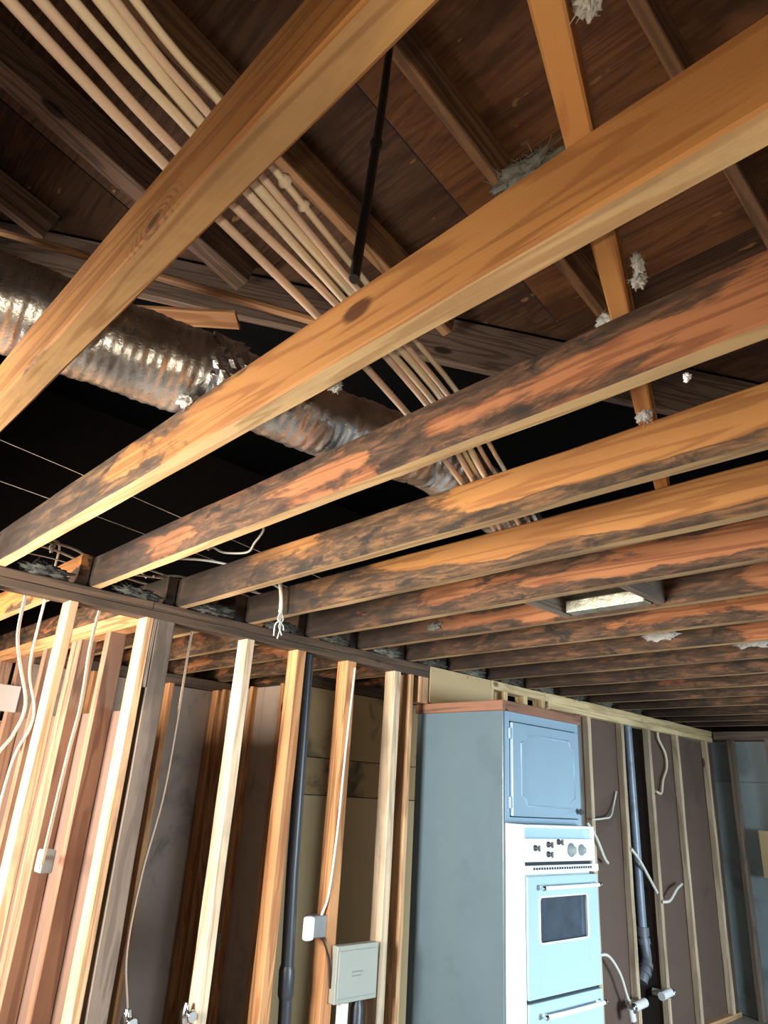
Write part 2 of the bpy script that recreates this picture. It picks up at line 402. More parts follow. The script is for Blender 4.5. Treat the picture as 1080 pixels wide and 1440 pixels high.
# ------------------------------------------------------------------ setting: right stud wall
wg = empty('wall_right', (5.5, D, -1.67), kind='structure')
for i, (a, b) in enumerate(((3.97, 4.62), (4.624, 6.1), (6.104, 7.55))):
    beam('top_plate', (a, D+.045, .715), (b, D+.045, .715), .09, .06, M['plate_pale'], wg, seed=90+i, wob=.006, step=.04)
beam('lower_top_plate', (4.66, D+.045, .665), (7.55, D+.045, .665), .09, .05, M['plate_pale'], wg, seed=94, wob=.004)
beam('header', (3.97, D+.045, .545), (4.62, D+.045, .545), .09, .06, M['plate_pale'], wg, seed=95)
for i, x in enumerate((3.985, 4.14, 4.38, 4.60)):
    stud(x-.02, x+.02, M['plate_pale'], .605, .715, parent=wg, seed=100+i, name='cripple_stud')
beam('bottom_plate', (4.66, D+.045, -1.67), (7.55, D+.045, -1.67), .09, .04, M['stud'], wg, seed=96)
for i, x in enumerate((4.68, 5.10, 5.255, 5.776, 6.246, 6.797, 7.43)):
    stud(x-.045, x, M['stud_pale' if i != 1 else 'stud_gray'], -1.63, .665, dep=.055, parent=wg, seed=110+i)
xs = [4.66, 5.22, 5.75, 6.22, 6.77, 7.40, 7.64]
for i in range(6):
    MB().box(xs[i]+.002, xs[i+1]-.002, D+(.094 if i == 2 else .058), D+.112, -1.66, .66).build('backing_board', M['black' if i == 2 else 'brown_board'], wg)
tp = MB().box(3.345, 3.965, D+.0, D+.014, .545, .772, .002).build('gypsum_panel', M['tan'], wg)

# ------------------------------------------------------------------ setting: far wall
wf = empty('wall_far', (7.6, 2, -1.67), kind='structure')
beam('top_plate', (7.6, 3.13, .69), (7.6, -3.05, .69), .09, .08, M['stud_gray'], wf, seed=10)
for i, y in enumerate((2.98, 2.62, 2.2, 1.8, .5, .1, -.8, -1.6, -2.4)):
    beam('stud', (7.55, y, -1.67), (7.55, y, .69), .05, .09, M['stud_gray'], wf, upv=(1, 0, 0), seed=130+i, step=.15)
for i, (y0, y1, z0, z1) in enumerate(((2.2, 3.30, -1.66, .3), (2.2, 3.30, .304, .68), (1.9, 2.196, -1.66, .68), (-3.0, .6, -1.66, .68))):
    MB().box(7.642, 7.66, y0, y1, z0, z1).build('wall_board', M['teal' if i < 3 else 'shell'], wf)
MB().box(7.664, 7.69, -3.1, 3.3, -1.66, .77).build('outer_sheathing', M['brown_board'], wf)
MB().box(7.535, 7.549, 2.64, 2.80, -.52, -.12, .003).build('board_remnant', M['tan'], wf)

# ------------------------------------------------------------------ setting: roof above the attic
ce = empty('ceiling', (1.5, 1.0, 1.6), kind='structure')
def Zr(x): return 2.35 - .265*x            # underside of the rafters
def Zs(x): return Zr(x) + .172             # underside of the sheathing
def xval(y): return 1.264 + (2.4-y)*1.067  # the valley, in plan
def clip(poly, f):
    out = []
    for i, p in enumerate(poly):
        q = poly[(i+1) % len(poly)]; a, b = f(p), f(q)
        if a >= 0: out.append(p)
        if (a >= 0) != (b >= 0):
            t = a/(a-b); out.append((p[0]+(q[0]-p[0])*t, p[1]+(q[1]-p[1])*t))
    return out
def panel(poly, zf, mat, th=.012):
    n = len(poly); vs = [(x, y, zf(x, y)) for x, y in poly] + [(x, y, zf(x, y)+th) for x, y in poly]
    fs = [list(range(n))[::-1], list(range(n, 2*n))] + [(i, (i+1) % n, (i+1) % n+n, i+n) for i in range(n)]
    MB().add(vs, fs).build('plywood_panel', mat, ce)
ys = [-3.1, -1.05, 1.39, 3.83]; g = .003
for i in range(6):
    x0, x1 = -1.45+1.22*i, -.23+1.22*i
    o = .0 if i % 2 == 0 else 1.22
    for a, b in zip([y-o for y in ys]+[3.83-o if o else 3.83], [y-o for y in ys[1:]]+[3.83-o if not o else 3.83, 3.83]):
        a = max(a, -3.1)
        if b-a < .02: continue
        pl_ = clip([(x0+g, a+g), (x1-g, a+g), (x1-g, b-g), (x0+g, b-g)], lambda p: xval(p[1])-.004-p[0])
        if len(pl_) > 2: panel(pl_, lambda x, y: Zs(x), M['ply_dim' if (a+b)/2 > 1.3 or i < 1 else 'ply'])
z2 = lambda x, y: 1.506 + .283*y
for i in range(8):
    x0, x1 = -1.45+1.22*i, -.23+1.22*i
    for y0, y1 in ((-1.9, .3), (.3, 2.4), (2.4, 4.6), (4.6, 6.7)):
        pl_ = clip([(x0+g, y0+g), (x1-g, y0+g), (x1-g, y1-g), (x0+g, y1-g)], lambda p: p[0]-xval(p[1])-.004)
        if len(pl_) > 2: panel(pl_, z2, M['ply_dim' if y0 < 0 else 'unlit_roof'])
panel([(3.5, -3.1), (7.7, -3.1), (7.7, -1.9), (3.5, -1.9)], lambda x, y: 1.0, M['ply_dim'])
MB().box(-1.4, 7.7, 6.56, 6.6, -1.66, 3.5).build('end_board', M['black'], ce)  # near-black end and gable boards: the attic's darkness is in their colour
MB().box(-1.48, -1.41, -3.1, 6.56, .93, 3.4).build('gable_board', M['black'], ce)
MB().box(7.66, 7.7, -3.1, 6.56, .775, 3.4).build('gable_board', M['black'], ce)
MB().box(-1.4, 7.66, -3.16, -3.11, .92, 2.95).build('eave_board', M['ply_dim'], ce)

# ------------------------------------------------------------------ roof timbers
def rafter(y, x0, x1, mat, label, w=.042, seed=0):
    o = beam('rafter', (x0, y, Zr(x0)), (x1, y, Zr(x1)), w, .160, mat, seed=seed, step=.1)
    return props(o, label, 'rafter', 'rafters under the plywood roof')
rafter(2.96, -1.4, .50, M['rafter_gray'], 'dark brown rafter at far left above the silver duct', seed=201)
rafter(2.335, -1.4, 1.19, M['rafter_gray'], 'wide dark weathered rafter left of the cream cables, its end cut off', .10, 202)
rafter(1.725, -1.4, 1.87, M['rafter'], 'brown rafter running just above and beside the cream cable bundle', .05, 203)
rafter(1.132, -1.4, 2.50, M['rafter'], 'brown rafter right of the black hanging cable, with lit lower edge', seed=204)
rafter(.515, -1.4, 3.15, M['rafter'], 'brown rafter at top right beyond the bright diagonal brace', seed=205)
va = beam('valley_rafter', (-.2, 3.79, Zr(-.2)-.075), (4.2, -.34, Zr(4.2)-.075), .042, .23, M['valley'], seed=215)
props(va, 'broad grey-brown grained board slanting across the attic behind the second joist', 'valley rafter')
br = beam('diagonal_brace', (.30, .236, .9225), (2.0, .901, .9225), .042, .085, M['brace'], seed=220)
props(br, 'bright orange brace lying diagonally over the joists, from top edge down right', 'brace')
st = beam('batten', (.10, 1.99, 1.40), (.735, 1.065, .94), .018, .018, M['rafter'], seed=221)
props(st, 'thin brown wooden strip slanting above the silver duct', 'batten')
of = beam('board_offcut', (.62, 2.45, 1.62), (1.05, 2.05, 1.62), .10, .02, M['stud_orange'], seed=222)
props(of, 'short pale board end in the attic between duct and wooden strip', 'board')

# ------------------------------------------------------------------ ceiling joists
JX = [-.49, -.085, .318, .731, 1.140, 1.570, 1.970, 2.372, 2.757, 3.163, 3.565, 3.98, 4.425, 4.86, 5.285, 5.74, 6.28, 6.70, 7.12]
JL = ['ceiling joist overhead against the side wall, outside the picture',
 'ceiling joist straight overhead, outside the picture',
 'nearest joist, orange with a knot cluster and plaster-white underside, from top edge to left edge',
 'second nearest joist, clean yellow-ochre at right, dark at left, white lit underside',
 'third nearest joist, reddish with black mold along its upper half',
 'fourth nearest joist, with a long crisp-edged clean orange patch in grey stain',
 'fifth nearest joist, orange band above a ragged grey stained lower edge',
 'sixth nearest joist, red-brown and streaked, in front of the foil-lined ceiling box',
 'seventh nearest joist, mold-mottled, directly behind the foil-lined ceiling box',
 'eighth nearest joist, reddish with big black mold blotches',
 'ninth nearest joist, red with a white fibre tuft stuck on it',
 'tenth nearest joist, red-brown with a grey tuft near the right picture edge',
 'eleventh nearest joist, dark brown with thin pale lower edge',
 'twelfth nearest joist, dark brown, counted from the photographer',
 'thirteenth nearest joist, dark brown, counted from the photographer',
 'fourteenth nearest joist, dark, counted from the photographer',
 'fifteenth nearest joist, dim, third from the far wall',
 'sixteenth nearest joist, dim, second from the far wall',
 'last joist, dim and hazy, right beside the far wall']
#      m0   m1   edge  topm mat
JP = [(-.1, -.3, .0, .0, 'joist'), (-.1, -.3, .0, .0, 'joist'), (.02, -.22, .10, .0, 'joist'), (.20, -.30, .02, .05, 'joist'), (.10, -.10, .06, .17, 'joist_red'),
      (.22, -.20, .30, -.04, 'joist'), (.14, -.20, .26, -.02, 'joist'), (.12, -.10, .16, .06, 'joist_red'), (.08, -.06, .12, .08, 'joist_red'),
      (.13, .0, .10, .04, 'joist_red'), (.12, .02, .08, .04, 'joist_red'), (.14, .0, .06, .03, 'joist_red')]
for i, x in enumerate(JX):
    p = JP[i] if i < len(JP) else (.22, .06, .05, .05, 'joist_red')
    w = .058 if i in (2, 3) else .05
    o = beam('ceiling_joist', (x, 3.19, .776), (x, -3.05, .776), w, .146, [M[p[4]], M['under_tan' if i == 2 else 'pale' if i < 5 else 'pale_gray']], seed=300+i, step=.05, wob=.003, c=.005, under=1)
    o['m0'], o['m1'], o['edge'], o['topm'] = p[:4]; o['reach'] = (.4, .4, .9, 2.0, 1.5, 1.5, 1.4)[i] if i < 7 else 1.3
    o['ky'] = {2: 2.30}.get(i, -1.0)
    props(o, JL[i], 'joist', 'ceiling joists of the room')
ORD = ['', '', 'nearest', 'second', 'third', 'fourth', 'fifth', 'sixth', 'seventh', 'eighth', 'ninth', 'tenth', 'eleventh']
for i in range(3, 13):
    x = JX[i]-.057
    o = beam('ceiling_joist', (x, 3.17, .776), (x, 6.55, .776), .048, .146, [M['joist' if i in (3, 4) else 'joist_red'], M['pale']], seed=340+i, step=.1, wob=.003, under=1)
    o['reach'] = .2; o['m0'], o['m1'], o['edge'], o['topm'] = (-.05, -.1, .1, .0) if i in (3, 4) else (.06, .06, .1, .0)
    props(o, 'next-room joist lapped beside the wall end of the %s nearest joist' % ORD[i], 'joist', 'ceiling joists of the next room')

# ------------------------------------------------------------------ attic cables
CP = [[(-1.0, .50, 0.970), (-.35, .70, 0.955), (.055, .840, 0.945), (.308, .925, 0.945), (.737, 1.050, 0.945), (1.176, 1.203, 0.945), (1.487, 1.32, 0.931), (1.886, 1.497, 0.931), (2.5, 1.8, 0.931)],
 [(-1.0, .46, 0.970), (-.35, .66, 0.960), (.085, .812, 0.949), (.315, .888, 0.949), (.755, .996, 0.949), (1.171, 1.132, 0.949), (1.476, 1.268, 0.931), (1.938, 1.495, 0.931), (2.5, 1.77, 0.931)],
 [(-1.0, .42, 0.970), (-.35, .62, 0.960), (.12, .785, 0.953), (.314, .842, 0.953), (.748, .975, 0.953), (1.19, 1.12, 0.953), (1.539, 1.283, 0.946), (2.008, 1.492, 0.946), (2.5, 1.74, 0.946)],
 [(-1.0, .38, 0.970), (-.35, .58, 0.965), (.14, .764, 0.964), (.318, .826, 0.964), (.750, .957, 0.964), (1.191, 1.099, 0.964), (1.542, 1.252, 0.931), (2.01, 1.445, 0.931), (2.5, 1.70, 0.931)],
 [(-1.0, .35, 0.980), (-.35, .55, 0.975), (.14, .748, 0.968), (.318, .806, 0.968), (.752, .940, 0.965), (1.191, 1.077, 0.965), (1.542, 1.225, 0.946), (2.0, 1.41, 0.946), (2.5, 1.66, 0.946)],
 [(-1.0, .33, 0.990), (-.35, .53, 0.985), (.14, .732, 0.985), (.316, .786, 0.985), (.515, .850, 0.985), (.755, .926, 0.984), (1.2, 1.06, 0.980), (1.6, 1.22, 0.960), (2.1, 1.43, 0.960), (2.5, 1.63, 0.960)]]
CL = ['leftmost cable of the attic bundle, cream pink, separate from the rest', 'second cable from the left in the attic bundle, pinkish',
      'cream cable third from left in the attic bundle, sagging toward the fourth', 'thick pale cream cable in the middle of the attic bundle',
      'cream cable fifth from left, tight against the bundle middle', 'rightmost cable of the attic bundle, with knobbly tape bits']
for i, c in enumerate(CP):
    m = MB().tube(smooth(c, 5), (.0090, .0084, .0080, .0096, .0070, .0070)[i], 10)
    if i == 5:
        for t in ((.47, .834, .985), (.475, .836, .986), (.53, .856, .986)): m.tube([Vector(t)-Vector((.006, .002, 0)), Vector(t), Vector(t)+Vector((.006, .003, .002))], [.008, .014, .009], 8)
    o = m.build('electrical_cable', M[('cable_pink', 'cable_pink', 'cable', 'cable', 'cable_pink', 'cable')[i]])
    props(o, CL[i], 'cable', 'cable bundle across the attic joists')
bc = MB().tube(smooth([(.672, .868, .915), (.695, .89, 1.02), (.735, .925, 1.24), (.80, .985, 1.6), (.855, 1.04, 1.95), (.88, 1.06, 2.12)], 6), .0105, 10)
bc.tube([(.764, .951, 1.40), (.767, .954, 1.42), (.771, .958, 1.44)], [.011, .016, .011], 10)
props(bc.build('black_cable', M['black_cable']), 'black cable hanging down steeply from the roof to the second joist', 'cable')

# ------------------------------------------------------------------ silver flexible duct
du = empty('flexible_duct', (.86, 1.6, .925), 'silver foil flexible duct lying across the joists at left', 'duct')
DP = smooth([(-1.0, 1.86, 1.05), (-.4, 1.80, 1.05), (.152, 1.715, 1.048), (.492, 1.658, 1.046), (.86, 1.584, 1.045), (1.117, 1.547, 1.043), (1.377, 1.515, 1.058), (1.679, 1.525, 1.075), (2.169, 1.64, 1.085), (2.6, 1.80, 1.09)], 60)
def sleeve(pts, r, name, coil=.026, amp=.0010, wr=.0045, n=40):
    pts2 = []; L = 0; rs = []
    last = None
    for p in pts:
        if last is not None: L += (p-last).length
        last = p; rs.append(L); pts2.append(p)
    m = MB(); vs = []; fs = []; ref = Vector((0, 0, 1))
    for i, p in enumerate(pts2):
        t = (pts2[min(i+1, len(pts2)-1)]-pts2[max(i-1, 0)]).normalized()
        u = (ref-t*ref.dot(t)).normalized(); b = t.cross(u)
        for j in range(n):
            a = 2*math.pi*j/n
            q = p+u*math.cos(a)*.1+b*math.sin(a)*.1
            rr = r + amp*math.sin(2*math.pi*rs[i]/coil + a) + wr*mnoise.noise(q*11) + wr*.6*mnoise.noise(q*38)
            vs.append(p+rr*(math.cos(a)*u+math.sin(a)*b))
    for i in range(len(pts2)-1):
        for j in range(n): fs.append((i*n+j, i*n+(j+1) % n, (i+1)*n+(j+1) % n, (i+1)*n+j))
    m.add(vs, fs, 0, True)
    return m.build(name, M['foil'], du)
def resample(pts, d):
    out = [pts[0]]; acc = 0
    for a, b in zip(pts, pts[1:]):
        l = (b-a).length
        while acc + l >= d:
            t = (d-acc)/l; a = a+(b-a)*t; l = (b-a).length; acc = 0; out.append(a)
        acc += l
    return out
DP = resample(DP, .006)
ij = min(range(len(DP)), key=lambda i: (DP[i]-Vector((.785, 1.597, 1.045))).length)
sleeve(DP[:ij+2], .119, 'duct_sleeve')
sleeve(DP[ij+1:], .106, 'duct_sleeve', .034, .0012, .009)
# crumpled tape round the joint
rnd = random.Random(5); tm = MB(); vs = []; n = 44
for i in range(9):
    p = DP[ij-8+i*2]; t = (DP[ij+4]-DP[ij-4]).normalized(); u = (Vector((0, 0, 1))-t*t.z).normalized(); b = t.cross(u)
    for j in range(n):
        a = 2*math.pi*j/n; rr = .120 + rnd.uniform(-.004, .010)
        vs.append(p+rr*(math.cos(a)*u+math.sin(a)*b)+t*rnd.uniform(-.004, .004))
tm.add(vs, [(i*n+j, i*n+(j+1) % n, (i+1)*n+(j+1) % n, (i+1)*n+j) for i in range(8) for j in range(n)])
tm.build('joint_tape', M['tape'], du)

# ------------------------------------------------------------------ blocking and foil-lined box between the sixth and seventh joist
bx = empty('ceiling_box', (2.565, 1.5, .79), 'foil-lined box of slanted boards framed between sixth and seventh joists', 'ceiling box')
MB().box(2.40, 2.73, 1.31, 1.70, .86, .872, .002).build('foil_liner', M['insul_paper'], bx)
beam('frame_board', (2.398, 1.725, .785), (2.731, 1.725, .785), .04, .10, M['stud_gray'], bx, seed=401)
beam('frame_board', (2.398, 1.285, .785), (2.731, 1.285, .785), .04, .10, M['stud_gray'], bx, seed=402)
MB().box(2.66, 2.73, 1.32, 1.69, .785, .84, .006).build('insulation_bat', M['insul_paper'], bx)

# ------------------------------------------------------------------ tall oven cabinet
cb = empty('oven_cabinet', (3.75, 2.85, -1.67), 'tall blue-grey painted oven cabinet with wooden top board', 'cabinet')
CX0, CX1, CY0, CY1, CT = 3.343, 4.135, 2.56, 3.235, .476
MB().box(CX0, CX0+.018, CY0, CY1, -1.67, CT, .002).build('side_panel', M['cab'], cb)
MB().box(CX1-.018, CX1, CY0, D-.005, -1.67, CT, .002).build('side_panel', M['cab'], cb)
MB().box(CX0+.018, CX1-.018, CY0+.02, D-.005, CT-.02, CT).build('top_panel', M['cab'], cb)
MB().box(CX0+.018, CX1-.018, D-.015, D-.006, -1.67, CT-.02).build('back_panel', M['cab'], cb)
ff = MB()
ff.box(CX0+.018, CX0+.06, CY0, CY0+.02, -1.67, CT, .001).box(CX1-.05, CX1-.018, CY0, CY0+.02, -1.67, CT, .001)
ff.box(CX0+.06, CX1-.05, CY0, CY0+.02, .425, CT, .001).box(CX0+.06, CX1-.05, CY0, CY0+.02, -.115, -.085, .001).box(CX0+.06, CX1-.05, CY0, CY0+.02, -1.67, -1.36, .001)
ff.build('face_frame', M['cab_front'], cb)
beam('crown_board', (CX0-.004, CY0-.012, CT), (CX0-.004, CY1, CT), .03, .058, M['crown'], cb, seed=410)
beam('crown_board', (CX0+.012, CY0+.006, CT), (CX1+.005, CY0+.006, CT), .034, .058, M['crown'], cb, seed=411)
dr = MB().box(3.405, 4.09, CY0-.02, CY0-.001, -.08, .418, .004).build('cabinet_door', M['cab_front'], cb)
# routed moulding with concave corners
x0, x1, za, zb, q = 3.487, 4.03, -.022, .360, .05
loop = []
for cx, cz, a0 in ((x0, zb, 0), (x1, zb, -90), (x1, za, -180), (x0, za, -270)):
    for k in range(7):
        a = math.radians(a0 - 90 + 90 - k*15) if False else math.radians(a0 - 90 + k*15)
        loop.append((cx+q*math.cos(a), CY0-.0205, cz+q*math.sin(a)))
lp = []
for c in range(4): lp += loop[c*7:(c+1)*7][::1]
MB().tube(lp+[lp[0]], .0055, 6, caps=False).build('door_moulding', M['cab_front'], dr)
for z in (.355, -.01):
    MB().box(3.385, 3.404, CY0-.018, CY0-.001, z-.03, z+.03, .003).build('hinge', M['cab_front'], dr)
MB().tube([(4.05, CY0-.02, -.04), (4.05, CY0-.035, -.04), (4.05, CY0-.04, -.04), (4.05, CY0-.052, -.04)], [.007, .008, .018, .014], 12).tube([(4.03, CY0-.045, -.035), (4.08, CY0-.05, -.045)], [.008, .005], 8).build('knob', M['knob'], dr)

# ------------------------------------------------------------------ wall oven
OY = 2.44
ov = empty('wall_oven', (3.7, OY+.06, -1.355), 'white enamel wall oven with pale blue doors built into the cabinet', 'oven')
fr = MB()
fr.box(3.36, 3.372, OY, CY0-.001, -1.355, -.115, .003)
fr.box(3.372, 4.06, OY+.045, CY0-.001, -1.355, -.116)
fr.box(3.372, 4.06, OY, OY+.045, -.130, -.115, .003).box(4.035, 4.06, OY, OY+.045, -.355, -.13, .003)
fr.box(3.43, 4.04, CY0-.001, CY0+.45, -1.34, -.13)
fr.build('oven_body', M['enamel'], ov)
MB().box(3.372, 4.034, OY+.030, OY+.044, -.182, -.131).build('back_strip', M['door_blue'], ov)
pn = MB().box(3.372, 4.034, OY-.004, OY+.040, -.296, -.182, .004).build('control_panel', M['enamel'], ov)
for x, z in ((3.455, -.228), (3.577, -.211), (3.675, -.198), (3.575, -.259)):
    MB().tube([(x, OY-.004, z), (x, OY-.012, z), (x, OY-.014, z), (x, OY-.030, z)], [.015, .015, .010, .008], 14).box(x-.004, x+.004, OY-.038, OY-.028, z-.015, z+.015, .001).build('control_knob', M['knob'], pn)
for x, r in ((3.80, .036), (3.905, .030)):
    MB().tube([(x, OY-.004, -.239), (x, OY-.010, -.239), (x, OY-.012, -.239), (x, OY-.030, -.239), (x, OY-.034, -.239)], [r, r, r*.62, r*.55, r*.3], 20).build('timer_dial', M['box_plastic'], pn)
MB().box(3.372, 4.034, OY+.020, OY+.044, -.312, -.297).build('panel_gap', M['dark'], ov)
vg = MB().box(3.362, 4.075, OY-.010, OY+.044, -.350, -.312, .003).build('vent_grille', M['enamel'], ov)
sl = MB()
for k in range(24): sl.box(3.43+k*.024, 3.445+k*.024, OY-.0125, OY-.009, -.333, -.322)
sl.build('vent_slot', M['dark'], vg)
od = MB()
for a in ((3.376, 3.476, -.908, -.364), (3.938, 4.052, -.908, -.364), (3.476, 3.938, -.46, -.364), (3.476, 3.938, -.908, -.674)):
    od.box(a[0], a[1], OY-.012, OY+.040, a[2], a[3], .001)
od = od.build('oven_door', M['door_blue'], ov)
MB().box(3.477, 3.937, OY+.004, OY+.012, -.673, -.461).build('window_glass', M['glass'], od)
wf_ = MB(); ra = .02; lp = []
for cx, cz, a0 in ((3.476+ra, -.46-ra, 180), (3.938-ra, -.46-ra, 90), (3.938-ra, -.674+ra, 0), (3.476+ra, -.674+ra, -90)):
    for k in range(5): lp.append((cx+ra*math.cos(math.radians(a0-k*22.5)), OY-.012, cz+ra*math.sin(math.radians(a0-k*22.5))))
wf_.tube(lp+[lp[0]], .006, 6, caps=False).build('window_trim', M['enamel'], od)
def handle(z, parent):
    h = MB().tube(smooth([(3.475, OY-.045, z), (3.60, OY-.052, z), (3.88, OY-.052, z), (4.01, OY-.045, z)], 5), .011, 10)
    for x in (3.49, 3.99): h.tube([(x, OY-.012, z), (x, OY-.047, z)], .009, 8)
    h.build('handle', M['enamel'], parent)
    for x in (3.468, 4.016): MB().tube([(x-.012, OY-.044, z), (x, OY-.045, z), (x+.012, OY-.046, z)], [.011, .014, .011], 10).build('handle_cap', M['chrome'], parent)
handle(-.415, od)
ld = MB().box(3.376, 4.052, OY-.012, OY+.040, -1.345, -.925, .004).build('lower_door', M['door_blue'], ov)
handle(-.98, ld)
MB().box(3.373, 4.052, OY+.01, OY+.044, -.924, -.909).build('door_gap', M['dark'], ov)

# ------------------------------------------------------------------ pipes
bp = empty('drain_pipe', (2.5, D+.045, -1.67), 'black plastic drain pipe standing between studs of the left wall', 'pipe')
MB().tube([(2.505, D+.05, -1.63), (2.43, D+.05, -.4), (2.395, D+.05, .69)], .032, 20).build('pipe', M['abs'], bp)
MB().tube([(2.463, D+.05, -.95), (2.461, D+.05, -.93), (2.455, D+.05, -.83), (2.4535, D+.05, -.81)], [.033, .039, .039, .033], 20).build('coupling', M['abs'], bp)
gp = empty('vent_pipe', (5.95, D+.04, -1.2), 'grey vent pipe with elbow between studs of the right wall', 'pipe')
MB().tube([(5.93, D+.05, .664), (5.96, D+.05, -.92)], .036, 18).build('pipe', M['gray_pipe'], gp)
MB().tube(smooth([(5.955, D+.05, -.90), (5.958, D+.04, -1.0), (5.93, D+.02, -1.10), (5.84, D-.0, -1.17), (5.80, D-.0, -1.22)], 5), .042, 18).build('elbow', M['cast'], gp)
for p, q_ in (((5.956, D+.05, -.87), (5.957, D+.05, -.93)), ((5.957, D+.048, -.95), (5.957, D+.042, -.99)), ((5.91, D+.012, -1.115), (5.885, D+.005, -1.14)), ((5.86, D, -1.155), (5.84, D, -1.175))):
    MB().tube([p, q_], .052, 18).build('collar', M['cast'], gp)
for i, (x0, x1, z) in enumerate(((5.50, 5.72, -1.34), (5.93, 6.12, -1.32))):
    t = empty('stub_pipe', (x0, D-.12, z), ('white stub pipe with chrome nut beside the oven, lower right', 'white stub pipe with chrome end cap right of the other stub')[i], 'pipe', 'white stub pipes')
    MB().tube([(x0+.05, D-.06, z), (x1, D-.06, z+.012)], .030, 16).build('pipe', M['white_pipe'], t)
    a, b = ((x0, x0+.05) if i == 0 else (x1, x1+.04))
    MB().tube([(a, D-.06, z), (a+.01, D-.06, z), (b-.01, D-.06, z+.002), (b, D-.06, z+.002)], [.026, .038, .038, .032], 8).build('nut', M['chrome'], t)
    MB().tube([((x0+x1)/2+.05, D-.06, z), ((x0+x1)/2+.05, D+.056, z)], .024, 12).build('branch', M['white_pipe'], t)
    if i == 0: MB().tube([(x0+.01, D-.06, z), (x0+.03, D-.06, z-.075)], .026, 10).build('tail', M['white_pipe'], t)

# ------------------------------------------------------------------ boxes and valves in the left wall
eb = empty('panel_box', (2.83, D-.03, -.97), 'flat grey metal panel box on studs left of the cabinet', 'box')
MB().box(2.69, 2.975, D-.045, D-.001, -.985, -.735, .004).build('box_body', M['box_gray'], eb)
dd = MB().box(2.70, 2.965, D-.053, D-.0455, -.962, -.757, .003).build('cover', M['box_gray'], eb)
MB().box(2.79, 2.86, D-.056, D-.053, -.855, -.85).box(2.79, 2.85, D-.056, D-.053, -.872, -.868).build('latch', M['metal_box'], dd)
MB().tube([(2.77, D-.02, -1.66), (2.77, D-.02, -.986)], .030, 14).build('conduit', M['white_pipe'], eb)
MB().tube([(2.87, D-.02, -1.66), (2.87, D-.02, -1.02), (2.87, D-.02, -.986)], [.034, .034, .024], 14).build('conduit', M['abs'], eb)
sw = empty('switch_box', (2.52, D-.03, -.70), 'small white switch with open junction box on a left wall stud', 'switch')
MB().box(2.555, 2.67, D+.005, D+.065, -.70, -.60, .005).build('junction_box', M['metal_box'], sw)
MB().box(2.500, 2.554, D-.02, D+.02, -.705, -.598, .014).build('switch_body', M['plastic_white'], sw)
for nm, lab, a in (('outlet_box', 'pale grey outlet box on a partition stud at far left', (1.39, 1.448, 3.76, 3.84, -.45, -.35)),
                   ('outlet_box', 'small grey outlet box on the brown back wall, right of the thick pale stud', (3.02, 3.064, 4.68, 4.80, -1.06, -.95))):
    t = empty(nm, (a[0], a[2], a[4]), lab, 'box')
    MB().box(*a, .006).build('box_body', M['box_plastic'], t)
    MB().box(a[0]-.004, a[0]-.0005, a[2]+.012, a[3]-.012, a[4]+.012, a[5]-.012).build('face_plate', M['box_gray'], t)
for i, (x, y, z) in enumerate(((1.66, 3.20, -.935), (1.915, 3.17, -.935))):
    t = empty('water_valve', (x, y, z), ('shiny chrome water valve at bottom left beside the grey post', 'shiny chrome water valve against the thick pale stud at the bottom')[i], 'valve')
    MB().tube([(x, y, z-.06), (x, y, z-.02), (x, y, z+.0), (x, y, z+.04)], [.012, .022, .024, .012], 12).build('valve_body', M['chrome'], t)
    MB().tube([(x, y-.03, z+.0), (x, y-.055, z), (x, y-.06, z)], [.008, .026, .02], 8).tube([(x, y, z), (x, y-.03, z)], .008, 8).build('valve_handle', M['chrome'], t)
    MB().tube([(x, y, z-.73), (x, y, z-.06)], .009, 10).build('riser_pipe', M['chrome'], t)
wpn = MB().box(1.30, 1.497, 5.05, 5.07, .335, .50, .004).build('white_panel', M['white_board'])
props(wpn, 'dirty white board fixed between studs in the next room, far left', 'board')

# ------------------------------------------------------------------ loose wires
def wire(pts, r, mat, label, group=None, name='wire', n=7):
    return props(MB().tube(smooth(pts, 6), r, n).build(name, M[mat]), label, 'wire', group)
wire([(1.40, 2.66, .93), (1.43, 2.669, .95), (1.50, 2.69, .95), (1.56, 2.60, .95), (1.50, 2.45, .945), (1.44, 2.30, .95), (1.36, 2.20, .94)], .005, 'cable_white', 'white wire looping down between third and fourth joists')
AW = [([(-.3, 3.55, .94), (.5, 3.48, .96), (.96, 3.46, .99), (1.28, 3.47, .95), (1.9, 3.55, .94)], 'dusty wire lying lengthwise behind the left wall plate'),
      ([(.55, 3.30, .93), (.86, 3.36, .98), (1.12, 3.42, 1.0), (1.40, 3.6, .94)], 'dusty wire crossing over the plate behind the second joist'),
      ([(.9, 3.20, .96), (1.05, 3.5, 1.03), (1.12, 3.72, .98)], 'short upright wire end behind the left wall plate'),
      ([(1.30, 3.05, .94), (1.52, 2.9, .96), (1.75, 2.88, .96), (2.1, 3.0, .94)], 'pale wire bowing between third and fourth joists near the plate'),
      ([(1.25, 3.45, .94), (1.6, 3.3, .95), (1.9, 3.18, .955), (2.3, 3.15, .94)], 'dusty wire on the joists above the left wall, right part'),
      ([(.3, 3.9, 1.42), (.95, 3.6, 1.28), (1.6, 3.3, 1.12), (2.3, 2.97, .95)], 'thin wire stretched across the black attic gap, lower one'),
      ([(.3, 3.9, 1.66), (.95, 3.5, 1.43), (1.6, 3.1, 1.19), (2.27, 2.7, .95)], 'thin wire stretched across the black attic gap, upper one')]
for i, (p, l) in enumerate(AW): wire(p, .006 if i < 5 else .0018, 'cable_old' if i != 3 else 'cable_white', l, 'wires on the attic floor at left')
